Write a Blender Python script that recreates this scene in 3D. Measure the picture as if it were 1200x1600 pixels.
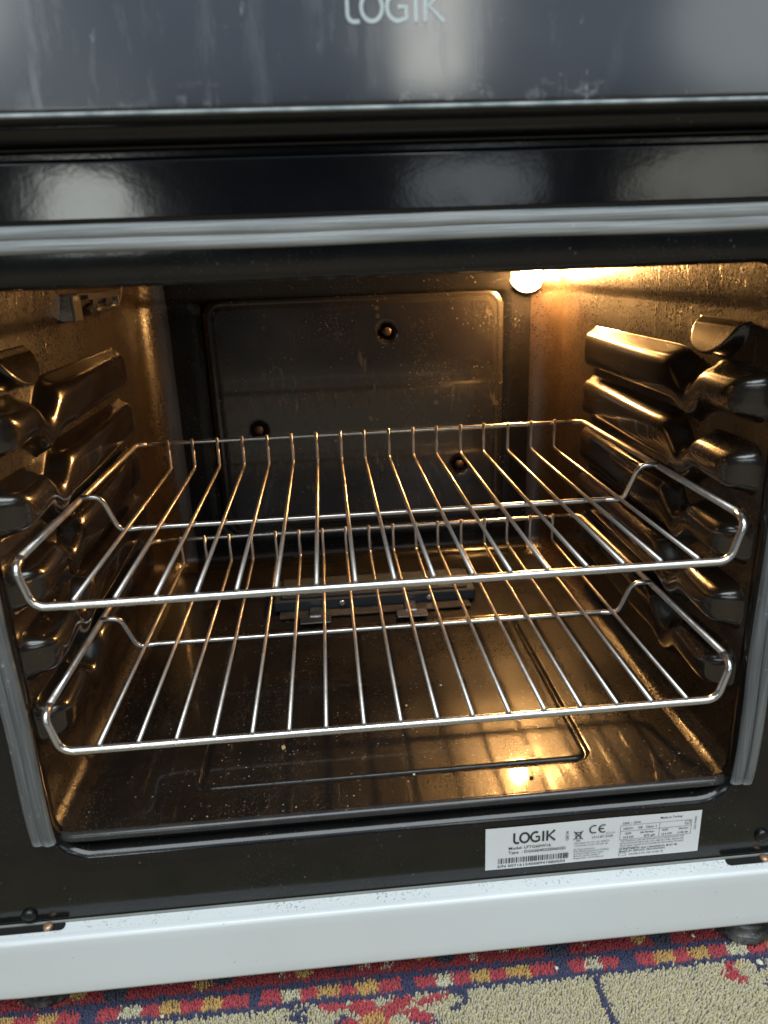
import bpy, math, random
import numpy as np
from mathutils import Vector, Matrix
random.seed(7); rng = np.random.default_rng(7)
for o in list(bpy.data.objects): bpy.data.objects.remove(o)
S = bpy.context.scene; C = S.collection

# ------------------------------------------------------------------ camera
cam = bpy.data.cameras.new('camera'); camo = bpy.data.objects.new('camera', cam); C.objects.link(camo)
r_ = Vector((0.99589, -0.08252, -0.03623)); f_ = Vector((0.06720, 0.94570, -0.31800)).normalized()
r_ = (r_ - f_ * r_.dot(f_)).normalized(); u_ = r_.cross(f_)
camo.matrix_world = Matrix(((r_.x, u_.x, -f_.x, -0.0343), (r_.y, u_.y, -f_.y, -0.4143), (r_.z, u_.z, -f_.z, 0.1827), (0, 0, 0, 1)))
cam.sensor_fit = 'HORIZONTAL'; cam.sensor_width = 36; cam.lens = 36 * 1150.7 / 1200
cam.clip_start = 0.01; cam.clip_end = 60
cam.dof.use_dof = True; cam.dof.focus_distance = 0.60; cam.dof.aperture_fstop = 10
S.camera = camo
# ------------------------------------------------------------------ light of the room
S.view_settings.view_transform = 'Standard'; S.view_settings.look = 'None'
S.view_settings.exposure = 0; S.view_settings.gamma = 1; S.view_settings.use_curve_mapping = False
W = bpy.data.worlds.new('World'); S.world = W; W.use_nodes = True
bg = W.node_tree.nodes['Background']; bg.inputs[0].default_value = (0.62, 0.80, 1.0, 1); bg.inputs[1].default_value = 0.06
def area(name, loc, target, sx, sy, radiance, col, shape='RECTANGLE'):
    l = bpy.data.lights.new(name, 'AREA'); l.shape = shape; l.size = sx; l.size_y = sy
    l.energy = radiance * sx * sy * math.pi; l.color = col
    o = bpy.data.objects.new(name, l); C.objects.link(o); o.location = loc
    o.rotation_euler = (Vector(target) - Vector(loc)).to_track_quat('-Z', 'Y').to_euler()
    return o
area('ceiling_light', (0.2, -1.3, 2.1), (0, -0.5, -0.3), 2.6, 1.8, 6.0, (0.90, 0.975, 1.0))
area('room_wall_fill', (0.1, -2.9, 1.55), (0, 0, 0.9), 3.8, 1.5, 0.62, (0.64, 0.78, 1.0))  # added glowing panel, stands for the lit wall mirrored in the door glass
area('left_glass_fill', (-1.25, -2.2, 1.00), (0, 0, 0.25), 0.8, 0.5, 2.2, (0.92, 1.0, 0.95), 'ELLIPSE')  # added emitter that brightens the left end of the door glass reflection
area('right_glass_fill', (1.55, -2.2, 0.92), (0, 0, 0.25), 0.9, 0.6, 1.1, (0.92, 1.0, 0.95), 'ELLIPSE')  # added emitter, same for the right end of the door glass
area('glass_patch_light', (0.35, -2.2, 0.92), (0.1, 0, 0.25), 0.22, 0.46, 4.5, (1.0, 1.0, 0.90))  # unseen light placed to mirror as the bright patch in the door glass
area('fascia_left_light', (-0.75, -2.2, 0.37), (-0.1, 0, 0.22), 0.30, 0.28, 7.0, (0.95, 1.0, 0.95), 'ELLIPSE')  # unseen light set for the pale blob reflected at the fascia's left
area('fascia_mid_light', (0.48, -2.2, 0.42), (0.1, 0, 0.22), 0.42, 0.18, 2.0, (0.85, 0.93, 1.0), 'ELLIPSE')  # unseen light set for the dimmer reflection right of the fascia's middle
area('side_lamp', (1.30, -2.2, 0.42), (0.1, 0, 0.22), 0.55, 0.24, 2.0, (1.0, 1.0, 0.88), 'ELLIPSE')

# ------------------------------------------------------------------ helpers
def tag(o, label, cat, group=None):
    o['label'] = label; o['category'] = cat
    if group: o['group'] = group
    return o
def empty(name, loc):
    o = bpy.data.objects.new(name, None); C.objects.link(o); o.location = loc; o.empty_display_size = 0.05
    return o
def link(name, me, parent=None, loc=None):
    o = bpy.data.objects.new(name, me); C.objects.link(o)
    if parent is not None:
        o.parent = parent
        o.matrix_parent_inverse = world(parent).inverted()
    if loc: o.location = loc
    return o
def world(o):
    m = Matrix.LocRotScale(o.location, o.rotation_euler, o.scale)
    return m if o.parent is None else world(o.parent) @ o.matrix_parent_inverse @ m
def mesh(name, V, F, mat, smooth=True):
    me = bpy.data.meshes.new(name); me.from_pydata([tuple(map(float, v)) for v in V], [], [tuple(map(int, f)) for f in F])
    me.materials.append(mat); me.polygons.foreach_set('use_smooth', [smooth] * len(F)); me.update()
    return me
def part(name, VF, mat, parent=None, smooth=True, label=None):
    o = link(name, mesh(name, VF[0], VF[1], mat, smooth), parent)
    if label: o['label'] = label
    return o
def join(*parts):
    V = []; F = []
    for v, f in parts:
        n = len(V); V += [tuple(p) for p in v]; F += [tuple(i + n for i in q) for q in f]
    return V, F
def box(x0, x1, y0, y1, z0, z1, b=0.0):
    """box with chamfered edges"""
    if b <= 0:
        V = [(x, y, z) for x in (x0, x1) for y in (y0, y1) for z in (z0, z1)]
        return V, [(0, 1, 3, 2), (4, 6, 7, 5), (0, 4, 5, 1), (2, 3, 7, 6), (0, 2, 6, 4), (1, 5, 7, 3)]
    V = []; idx = {}
    X = (x0, x1); Y = (y0, y1); Z = (z0, z1)
    for i in (0, 1):
        for j in (0, 1):
            for k in (0, 1):
                sx, sy, sz = (1, -1)[i], (1, -1)[j], (1, -1)[k]
                for a in range(3):
                    p = [X[i] + sx * b, Y[j] + sy * b, Z[k] + sz * b]; p[a] = (X[i], Y[j], Z[k])[a]
                    idx[i, j, k, a] = len(V); V.append(tuple(p))
    F = []
    for a in range(3):
        o1, o2 = [(1, 2), (0, 2), (0, 1)][a]
        for s in (0, 1):
            q = []
            for (m, n) in ((0, 0), (1, 0), (1, 1), (0, 1)):
                c = [0, 0, 0]; c[a] = s; c[o1] = m; c[o2] = n; q.append(idx[c[0], c[1], c[2], a])
            F.append(tuple(q))
    for a in range(3):
        o1, o2 = [(1, 2), (0, 2), (0, 1)][a]
        for m in (0, 1):
            for n in (0, 1):
                c = [0, 0, 0]; c[o1] = m; c[o2] = n; d = list(c); d[a] = 1
                F.append((idx[c[0], c[1], c[2], o1], idx[d[0], d[1], d[2], o1], idx[d[0], d[1], d[2], o2], idx[c[0], c[1], c[2], o2]))
    for i in (0, 1):
        for j in (0, 1):
            for k in (0, 1): F.append((idx[i, j, k, 0], idx[i, j, k, 1], idx[i, j, k, 2]))
    return V, F
def fillet(pts, rad, n=6, closed=False):
    """round the corners of a polyline; rad is one radius or one per point"""
    P = [Vector(p) for p in pts]; N = len(P)
    if not isinstance(rad, (list, tuple)): rad = [rad] * N
    out = []
    for i in range(N):
        if not closed and i in (0, N - 1): out.append(P[i]); continue
        a, b, c = P[i - 1], P[i], P[(i + 1) % N]
        d1 = (a - b).normalized(); d2 = (c - b).normalized()
        ang = d1.angle(d2); t = rad[i] / math.tan(ang / 2) if ang > 1e-3 else 0
        t = min(t, 0.48 * (a - b).length, 0.48 * (c - b).length)
        if t < 1e-6 or ang > math.pi - 1e-3: out.append(b); continue
        p0, p2 = b + d1 * t, b + d2 * t
        for k in range(n + 1):
            s = k / n; out.append(p0 * (1 - s) ** 2 + b * 2 * s * (1 - s) + p2 * s * s)
    return out
def tube(P, r, n=8, closed=False, flat=None):
    P = [Vector(p) for p in P]; N = len(P); V = []; F = []
    R = r if isinstance(r, (list, tuple)) else [r] * N
    T = []
    for i in range(N):
        a = P[i - 1] if (i > 0 or closed) else P[i]; b = P[(i + 1) % N] if (i < N - 1 or closed) else P[i]
        T.append((b - a).normalized())
    up = Vector((0, 0, 1)) if abs(T[0].z) < 0.9 else Vector((1, 0, 0))
    nrm = (up - T[0] * up.dot(T[0])).normalized()
    for i in range(N):
        nrm = (nrm - T[i] * nrm.dot(T[i])).normalized(); bi = T[i].cross(nrm)
        for k in range(n):
            a = 2 * math.pi * k / n; V.append(P[i] + (nrm * math.cos(a) + bi * math.sin(a)) * R[i])
    M = N if closed else N - 1
    for i in range(M):
        for k in range(n):
            j = (i + 1) % N; F.append((i * n + k, i * n + (k + 1) % n, j * n + (k + 1) % n, j * n + k))
    if not closed:
        F.append(tuple(range(n - 1, -1, -1))); F.append(tuple((N - 1) * n + k for k in range(n)))
    return V, F
def sheet(f, us, vs, flip=False):
    """grid of points f(u, v)"""
    V = [f(u, v) for u in us for v in vs]; n = len(vs); F = []
    for i in range(len(us) - 1):
        for j in range(n - 1):
            q = (i * n + j, (i + 1) * n + j, (i + 1) * n + j + 1, i * n + j + 1); F.append(q[::-1] if flip else q)
    return V, F
def disc(c, axis, r, h, n=20, dome=0.0, rings=4):
    """round-topped button standing on c along axis"""
    A = Vector(axis).normalized(); up = Vector((0, 0, 1)) if abs(A.z) < 0.9 else Vector((1, 0, 0))
    U = A.cross(up).normalized(); Wv = A.cross(U); c = Vector(c); V = []; F = []
    prof = [(r, 0), (r, h)] + [(r * math.cos(t * math.pi / 2 / rings), h + dome * math.sin(t * math.pi / 2 / rings)) for t in range(1, rings)]
    for (rr, hh) in prof:
        for k in range(n):
            a = 2 * math.pi * k / n; V.append(c + A * hh + (U * math.cos(a) + Wv * math.sin(a)) * rr)
    for i in range(len(prof) - 1):
        for k in range(n): F.append((i * n + k, i * n + (k + 1) % n, (i + 1) * n + (k + 1) % n, (i + 1) * n + k))
    F.append(tuple((len(prof) - 1) * n + k for k in range(n)))
    return V, F
lin = lambda a, b, n: [a + (b - a) * i / (n - 1) for i in range(n)]
def smooth01(t): t = np.clip(t, 0, 1); return t * t * (3 - 2 * t)

# ------------------------------------------------------------------ materials
class NT:
    def __init__(s, name):
        s.m = bpy.data.materials.new(name); s.m.use_nodes = True; s.t = s.m.node_tree
        s.b = s.t.nodes['Principled BSDF']; s.co = s.t.nodes.new('ShaderNodeTexCoord').outputs['Object']
    def n(s, typ, **kw):
        nd = s.t.nodes.new('ShaderNode' + typ)
        for k, v in kw.items():
            if k in nd.inputs.keys() and not hasattr(nd, k): s.set(nd, k, v)
            else: setattr(nd, k, v)
        return nd
    def set(s, nd, k, v):
        if isinstance(v, bpy.types.NodeSocket): s.t.links.new(v, nd.inputs[k])
        else: nd.inputs[k].default_value = v
    def mapping(s, scale, loc=(0, 0, 0)):
        nd = s.t.nodes.new('ShaderNodeMapping'); s.t.links.new(s.co, nd.inputs[0]); nd.inputs['Scale'].default_value = scale; nd.inputs['Location'].default_value = loc
        return nd.outputs[0]
    def noise(s, scale, detail=3, rough=0.5, vec=None, dist=0):
        nd = s.t.nodes.new('ShaderNodeTexNoise'); s.t.links.new(vec or s.co, nd.inputs['Vector'])
        nd.inputs['Scale'].default_value = scale; nd.inputs['Detail'].default_value = detail; nd.inputs['Roughness'].default_value = rough; nd.inputs['Distortion'].default_value = dist
        return nd.outputs[0]
    def voro(s, scale, vec=None, rand=1.0):
        nd = s.t.nodes.new('ShaderNodeTexVoronoi'); s.t.links.new(vec or s.co, nd.inputs['Vector']); nd.inputs['Scale'].default_value = scale; nd.inputs['Randomness'].default_value = rand
        return nd.outputs['Distance']
    def ramp(s, fac, a, b, ca=(0, 0, 0, 1), cb=(1, 1, 1, 1)):
        nd = s.t.nodes.new('ShaderNodeValToRGB'); s.t.links.new(fac, nd.inputs[0]); e = nd.color_ramp.elements
        if a <= b: e[0].position = a; e[1].position = b; e[0].color = ca; e[1].color = cb
        else: e[0].position = b; e[1].position = a; e[0].color = cb; e[1].color = ca
        return nd.outputs[0]
    def math(s, op, a, b):
        nd = s.t.nodes.new('ShaderNodeMath'); nd.operation = op
        for i, v in enumerate((a, b)):
            if isinstance(v, bpy.types.NodeSocket): s.t.links.new(v, nd.inputs[i])
            else: nd.inputs[i].default_value = v
        return nd.outputs[0]
    def mix(s, fac, a, b):
        nd = s.t.nodes.new('ShaderNodeMix'); nd.data_type = 'RGBA'
        for k, v in ((0, fac), (6, a), (7, b)):
            if isinstance(v, bpy.types.NodeSocket): s.t.links.new(v, nd.inputs[k])
            else: nd.inputs[k].default_value = v
        return nd.outputs[2]
    def bump(s, h, strength, dist=0.001, prev=None):
        nd = s.t.nodes.new('ShaderNodeBump'); s.t.links.new(h, nd.inputs['Height']); nd.inputs['Strength'].default_value = strength; nd.inputs['Distance'].default_value = dist
        if prev is not None: s.t.links.new(prev, nd.inputs['Normal'])
        return nd.outputs[0]
    def out(s, **kw):
        for k, v in kw.items(): s.set(s.b, k.replace('_', ' '), v)
        return s.m

def enamel(name, base=(0.030, 0.026, 0.022), rough=(0.16, 0.32), dust=0.35, dustscale=260, drip=0.0, peel=0.12, film=0.0, runs=0.0, many=0.0, coat=0.0, ior=1.5, grain=0.0):
    t = NT(name)
    big = t.noise(9, 4, 0.6); mid = t.noise(45, 4, 0.6)
    spots = t.math('MULTIPLY', t.ramp(t.voro(dustscale), 0.16, 0.06), t.ramp(t.noise(38, 3, 0.6), 0.50 - many, 0.64 - many))
    fine = t.math('MULTIPLY', t.ramp(t.voro(dustscale * 2.6), 0.22, 0.08), t.ramp(t.noise(16, 3), 0.45 - many, 0.7 - many))
    sp = t.math('MULTIPLY', t.math('MAXIMUM', spots, t.math('MULTIPLY', fine, 0.6)), dust)
    col = t.mix(t.ramp(mid, 0.35, 0.7), (*base, 1), (base[0] * 1.7, base[1] * 1.55, base[2] * 1.4, 1))
    if film: col = t.mix(t.math('MULTIPLY', t.ramp(big, 0.35, 0.75), film), col, (0.20, 0.19, 0.175, 1))
    nrm = t.bump(t.noise(420, 2, 0.5), peel, 0.0006)
    nrm = t.bump(t.noise(34, 2, 0.4), 0.10, 0.002, nrm)
    if drip:
        d = t.noise(1, 3, 0.6, vec=t.mapping((150, 150, 26)))
        dm = t.math('MULTIPLY', t.ramp(d, 0.60, 0.74), t.ramp(t.noise(14, 2), 0.46, 0.62))
        nrm = t.bump(dm, drip, 0.0012, nrm)
        b2 = t.math('MULTIPLY', t.ramp(t.voro(850), 0.34, 0.05), t.ramp(t.noise(20, 3), 0.40, 0.58))
        nrm = t.bump(b2, drip * 0.45, 0.0008, nrm)
        col = t.mix(t.math('MULTIPLY', dm, 0.6), col, (0.012, 0.008, 0.005, 1))
    if runs:
        rn = t.math('MULTIPLY', t.ramp(t.noise(1, 4, 0.6, vec=t.mapping((120, 120, 30))), 0.60, 0.74), t.ramp(t.noise(15, 2), 0.48, 0.62))
        bl = t.math('MULTIPLY', t.ramp(t.voro(62), 0.24, 0.14), t.ramp(t.noise(30, 2), 0.56, 0.64))
        col = t.mix(t.math('MULTIPLY', t.math('MAXIMUM', rn, t.math('MULTIPLY', bl, 0.5)), runs), col, (0.30, 0.29, 0.27, 1))
    col = t.mix(sp, col, (0.55, 0.50, 0.42, 1))
    rg = t.ramp(t.math('ADD', big, t.math('MULTIPLY', mid, 0.3)), 0.4, 0.95, (rough[0],) * 3 + (1,), (rough[1],) * 3 + (1,))
    if grain: rg = t.math('MAXIMUM', t.math('ADD', rg, t.math('MULTIPLY', t.math('SUBTRACT', t.noise(520, 3, 0.7), 0.5), grain)), 0.06)
    rg = t.math('MAXIMUM', rg, sp)
    return t.out(Base_Color=col, Roughness=rg, Normal=nrm, Coat_Weight=coat, Coat_Roughness=0.06, Coat_IOR=1.5, IOR=ior)
M = {}
M['wall'] = enamel('cavity_enamel_wall', (0.0105, 0.0064, 0.0034), (0.26, 0.38), 0.45, 330, drip=0.45, peel=0.38, coat=0.2, ior=1.75, grain=0.5)
M['rib'] = enamel('cavity_enamel_runner', (0.0100, 0.0066, 0.0040), (0.20, 0.30), 0.22, 300, drip=0.06, peel=0.07, coat=0.9, ior=1.55, grain=0.10)
M['floor'] = enamel('cavity_enamel_floor', (0.0040, 0.0034, 0.0030), (0.27, 0.40), 0.8, 210, peel=0.20, film=0.02, many=0.03, coat=0.38, ior=1.40, grain=0.35)
M['back'] = enamel('cavity_enamel_back', (0.0045, 0.0045, 0.0050), (0.16, 0.30), 0.4, 190, peel=0.06, film=0.01, coat=0.0, ior=1.35)
M['panel'] = enamel('rear_panel_enamel', (0.0075, 0.0066, 0.0060), (0.18, 0.30), 0.6, 190, peel=0.06, film=0.05, runs=0.25, coat=0.6)
M['rim'] = enamel('rim_enamel', (0.022, 0.023, 0.025), (0.16, 0.24), 0.3, 170, peel=0.1)
M['front'] = enamel('front_enamel', (0.006, 0.006, 0.0063), (0.10, 0.20), 0.15, 170, peel=0.05)
M['fascia'] = enamel('fascia_enamel', (0.004, 0.004, 0.0055), (0.09, 0.14), 0.04, 170, peel=0.03)

t = NT('door_glass')          # dark glass with dried water runs
runs = t.noise(1, 5, 0.65, vec=t.mapping((85, 85, 14)))
rm = t.math('MULTIPLY', t.ramp(runs, 0.54, 0.78), t.ramp(t.noise(12, 3), 0.40, 0.66))
drops = t.math('MULTIPLY', t.ramp(t.noise(1, 3, 0.6, vec=t.mapping((160, 160, 62), (3, 1, 2))), 0.64, 0.72), t.ramp(t.noise(24, 2), 0.5, 0.62))
sm = t.math('MULTIPLY', t.ramp(t.noise(6, 4, 0.6), 0.3, 0.75), 0.30)
lime = t.math('MULTIPLY', t.ramp(t.noise(1, 5, 0.7, vec=t.mapping((110, 110, 190))), 0.50, 0.66), t.ramp(t.noise(20, 2, vec=t.mapping((1, 1, 0.2))), 0.50, 0.64))
sep = t.n('SeparateXYZ'); t.t.links.new(t.co, sep.inputs[0])
low = t.ramp(t.math('ADD', sep.outputs[2], 0.0), 0.2600, 0.2495)     # lime scale left where the water stood, by the lower edge
dirt = t.math('ADD', t.math('MULTIPLY', rm, 0.35), t.math('MULTIPLY', drops, 0.55))
dirt = t.math('MINIMUM', t.math('ADD', dirt, t.math('MULTIPLY', t.math('MULTIPLY', lime, low), 1.2)), 1.0)
col = t.mix(sm, (0.015, 0.016, 0.020, 1), (0.075, 0.080, 0.092, 1)); col = t.mix(t.math('MULTIPLY', dirt, 0.62), col, (0.50, 0.53, 0.56, 1))
rg = t.math('ADD', 0.10, t.math('MULTIPLY', t.math('ADD', sm, dirt), 0.35))
M['glass'] = t.out(Base_Color=col, Roughness=rg, IOR=1.9)

t = NT('glass_edge'); M['edge'] = t.out(Base_Color=t.mix(t.ramp(t.noise(60, 3), 0.4, 0.6), (0.20, 0.25, 0.27, 1), (0.42, 0.47, 0.49, 1)), Roughness=0.3)
t = NT('black_plastic'); M['black'] = t.out(Base_Color=(0.006, 0.006, 0.007, 1), Roughness=t.ramp(t.noise(50), 0.3, 0.7, (0.22,) * 3 + (1,), (0.42,) * 3 + (1,)))
t = NT('void_black'); M['void'] = t.out(Base_Color=(0.004, 0.004, 0.004, 1), Roughness=t.ramp(t.noise(80), 0.3, 0.7, (0.6,) * 3 + (1,), (0.8,) * 3 + (1,)))

def rubber(name, axis, k=1.0):       # grey fibrous door seal, streaked along its length
    t = NT(name)
    sc = (900, 900, 18) if axis == 'z' else (18, 900, 900)
    st = t.noise(1, 4, 0.6, vec=t.mapping(sc)); sp = t.math('MULTIPLY', t.ramp(t.noise(170, 3, 0.6), 0.62, 0.74), t.ramp(t.noise(22, 2), 0.45, 0.65))
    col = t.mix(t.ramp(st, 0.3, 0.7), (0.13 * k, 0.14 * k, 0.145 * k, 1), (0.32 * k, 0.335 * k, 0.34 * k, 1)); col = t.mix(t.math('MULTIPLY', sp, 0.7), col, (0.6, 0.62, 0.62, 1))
    return t.out(Base_Color=col, Roughness=0.42, Normal=t.bump(st, 0.5, 0.0008))
M['gz'] = rubber('seal_upright', 'z', 0.50); M['gx'] = rubber('seal_top', 'x', 1.6)  # light from above put into the colour: top strip paler, uprights darker

def steel(name, burnt):
    t = NT(name)
    a = t.noise(40, 3, 0.55); b = t.noise(420, 3, 0.6)
    br = t.math('MULTIPLY', t.ramp(t.math('ADD', t.math('MULTIPLY', a, 0.85), t.math('MULTIPLY', b, 0.15)), 0.34, 0.66), burnt)
    col = t.mix(br, (0.70, 0.70, 0.69, 1), (0.24, 0.155, 0.095, 1))
    rg = t.math('ADD', 0.20 + 0.08 * (burnt > 0.5), t.math('MULTIPLY', br, 0.25))
    return t.out(Base_Color=col, Metallic=t.math('SUBTRACT', 1.0, t.math('MULTIPLY', br, 0.45)), Roughness=rg, Normal=t.bump(b, 0.05 + 0.18 * burnt, 0.0004))
M['rail'] = steel('rack_chrome', 0.22); M['wire'] = steel('rack_wire_browned', 0.70); M['side'] = steel('rack_side_browned', 0.9)
t = NT('bright_steel'); M['steel'] = t.out(Base_Color=t.mix(t.noise(90, 3), (0.55, 0.54, 0.52, 1), (0.75, 0.74, 0.72, 1)), Metallic=1.0, Roughness=0.22, Normal=t.bump(t.noise(260, 2), 0.3, 0.0006))
t = NT('dull_steel'); M['dull'] = t.out(Base_Color=t.mix(t.ramp(t.noise(75, 4, 0.7), 0.58, 0.68), (0.50, 0.51, 0.51, 1), (0.34, 0.22, 0.12, 1)), Metallic=0.8, Roughness=0.42)
t = NT('burner_blue_steel'); M['burner'] = t.out(Base_Color=t.mix(t.noise(60, 4), (0.028, 0.036, 0.046, 1), (0.060, 0.070, 0.082, 1)), Metallic=0.3, Roughness=0.40)
t = NT('plate_steel'); M['plate'] = t.out(Base_Color=t.mix(t.ramp(t.noise(60, 4, 0.7), 0.45, 0.65), (0.022, 0.024, 0.027, 1), (0.06, 0.062, 0.062, 1)), Metallic=0.0, Roughness=0.3)
t = NT('copper_screw'); M['copper'] = t.out(Base_Color=t.mix(t.noise(400, 3), (0.40, 0.22, 0.12, 1), (0.62, 0.42, 0.30, 1)), Metallic=0.7, Roughness=0.4)

t = NT('tarnished_screw'); M['screw'] = t.out(Base_Color=t.mix(t.noise(300, 3), (0.03, 0.024, 0.020, 1), (0.12, 0.08, 0.055, 1)), Metallic=0.6, Roughness=0.4)
t = NT('white_paint')         # powder coat with scuffs and grime
scuff = t.math('MULTIPLY', t.ramp(t.noise(1, 4, 0.7, vec=t.mapping((70, 70, 900))), 0.66, 0.74), t.ramp(t.noise(11, 2), 0.52, 0.64))
spk = t.math('MULTIPLY', t.ramp(t.voro(120), 0.10, 0.04), t.ramp(t.noise(13, 2), 0.56, 0.64))
g = t.math('MULTIPLY', t.ramp(t.noise(7, 4, 0.6), 0.40, 0.8), 0.16)
col = t.mix(g, (0.70, 0.735, 0.75, 1), (0.52, 0.53, 0.50, 1)); col = t.mix(t.math('MULTIPLY', t.math('MAXIMUM', scuff, spk), 0.55), col, (0.12, 0.12, 0.12, 1))
M['white'] = t.out(Base_Color=col, Roughness=0.24, Normal=t.bump(t.noise(9, 2), 0.25, 0.004))
t = NT('white_paint_gritty')  # the shelf along its top, peppered with black grit
gr = t.math('MULTIPLY', t.ramp(t.noise(520, 2, 0.5), 0.57, 0.66), t.ramp(t.noise(34, 3, 0.6), 0.36, 0.62))
col = t.mix(t.math('MULTIPLY', gr, 0.6), (0.70, 0.74, 0.75, 1), (0.07, 0.075, 0.075, 1))
M['grit'] = t.out(Base_Color=col, Roughness=0.4)
t = NT('drawer_lip_grey'); M['lip'] = t.out(Base_Color=t.mix(t.noise(60, 3), (0.16, 0.17, 0.15, 1), (0.26, 0.27, 0.25, 1)), Roughness=0.5)
t = NT('label_paper'); M['paper'] = t.out(Base_Color=t.mix(t.noise(40, 3), (0.66, 0.675, 0.69, 1), (0.72, 0.73, 0.74, 1)), Roughness=0.35)
t = NT('label_ink'); M['ink'] = t.out(Base_Color=t.mix(t.noise(300, 2), (0.02, 0.02, 0.025, 1), (0.05, 0.05, 0.055, 1)), Roughness=0.5)
t = NT('label_ink_grey'); M['ink2'] = t.out(Base_Color=t.mix(t.noise(300, 2), (0.14, 0.145, 0.15, 1), (0.22, 0.225, 0.23, 1)), Roughness=0.5)
t = NT('logo_silver'); M['logo'] = t.out(Base_Color=t.mix(t.noise(120, 3), (0.36, 0.42, 0.43, 1), (0.55, 0.60, 0.59, 1)), Metallic=0.3, Roughness=0.35)
t = NT('rubber_foot'); M['foot'] = t.out(Base_Color=t.mix(t.ramp(t.noise(70, 4, 0.7), 0.45, 0.7), (0.018, 0.018, 0.019, 1), (0.16, 0.16, 0.16, 1)), Roughness=0.38, Normal=t.bump(t.noise(120, 3), 0.5, 0.002))
t = NT('lamp_glow'); e = t.t.nodes.new('ShaderNodeEmission'); e.inputs[0].default_value = (1.0, 0.50, 0.155, 1); e.inputs[1].default_value = 1750
t.t.links.new(e.outputs[0], t.t.nodes['Material Output'].inputs[0]); M['lamp'] = t.m
t = NT('lamp_lens'); e = t.t.nodes.new('ShaderNodeEmission'); e.inputs[0].default_value = (1.0, 0.55, 0.18, 1); e.inputs[1].default_value = 14
t.t.links.new(e.outputs[0], t.t.nodes['Material Output'].inputs[0]); M['lens'] = t.m
t = NT('crumb_brown'); M['crumb'] = t.out(Base_Color=t.mix(t.noise(500, 3), (0.42, 0.24, 0.09, 1), (0.62, 0.42, 0.2, 1)), Roughness=0.7)
t = NT('crumb_pale'); M['crumb2'] = t.out(Base_Color=t.mix(t.noise(500, 3), (0.62, 0.58, 0.42, 1), (0.78, 0.75, 0.62, 1)), Roughness=0.7)
t = NT('crumb_char'); M['crumb3'] = t.out(Base_Color=t.mix(t.noise(500, 3), (0.015, 0.012, 0.010, 1), (0.05, 0.04, 0.03, 1)), Roughness=0.6)

# ------------------------------------------------------------------ measures (metres; z = 0 is the upper shelf)
RUG = -0.308; YF = -0.012; HW = 0.236; YB = 0.45; ZF = -0.165; ZC = 0.215
# ================================================================== rug
rug = part('rug', sheet(lambda u, v: (u, v, RUG - 0.006), lin(-1.3, 1.3, 3), lin(-2.6, 0.60, 3)), None or M['crumb3'])
t = NT('rug_backing'); M['rug'] = t.out(Base_Color=t.mix(t.noise(300, 3), (0.16, 0.13, 0.09, 1), (0.30, 0.25, 0.17, 1)), Roughness=0.9)
rug.data.materials[0] = M['rug']
tag(rug, 'patterned wool rug with red, navy and beige pile under the cooker', 'rug')
BEIGE = (0.365, 0.325, 0.215); CREAM = (0.42, 0.39, 0.27); GOLD = (0.40, 0.245, 0.075); RED = (0.33, 0.040, 0.052); DRED = (0.25, 0.022, 0.026); NAVY = (0.030, 0.034, 0.085); DNAVY = (0.035, 0.036, 0.06)
blocks = [(-.305, 'g'), (-.2793, 'r'), (-.2639, 'g'), (-.25, 'r'), (-.2344, 'n'), (-.222, 'r'), (-.2064, 'c'), (-.1915, 'r'), (-.179, 'g'), (-.1633, 'r'), (-.1491, 'g'), (-.1349, 'r'), (-.1159, 'n'),
          (-.1078, 'r'), (-.0935, 'c'), (-.08, 'r'), (-.0672, 'g'), (-.0524, 'r'), (-.0399, 'g'), (-.0234, 'r'), (-.0075, 'n'), (.0031, 'r'), (.0178, 'c'), (.0301, 'r'), (.0433, 'g'), (.0581, 'r'), (.0706, 'g'),
          (.0874, 'r'), (.1065, 'n'), (.1164, 'r'), (.1298, 'c'), (.1398, 'r'), (.154, 'n'), (.1674, 'r'), (.1808, 'g'), (.1959, 'r'), (.2077, 'g'), (.2229, 'r'), (.2365, 'c'), (.2517, 'r'), (.267, 'g'), (.282, 'r'), (.297, 'n'), (.306, 'r'), (.32, 'c'), (.335, 'r')]
bx_ = np.array([b[0] for b in blocks]); bc_ = {'r': RED, 'g': GOLD, 'c': CREAM, 'n': NAVY}
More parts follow.
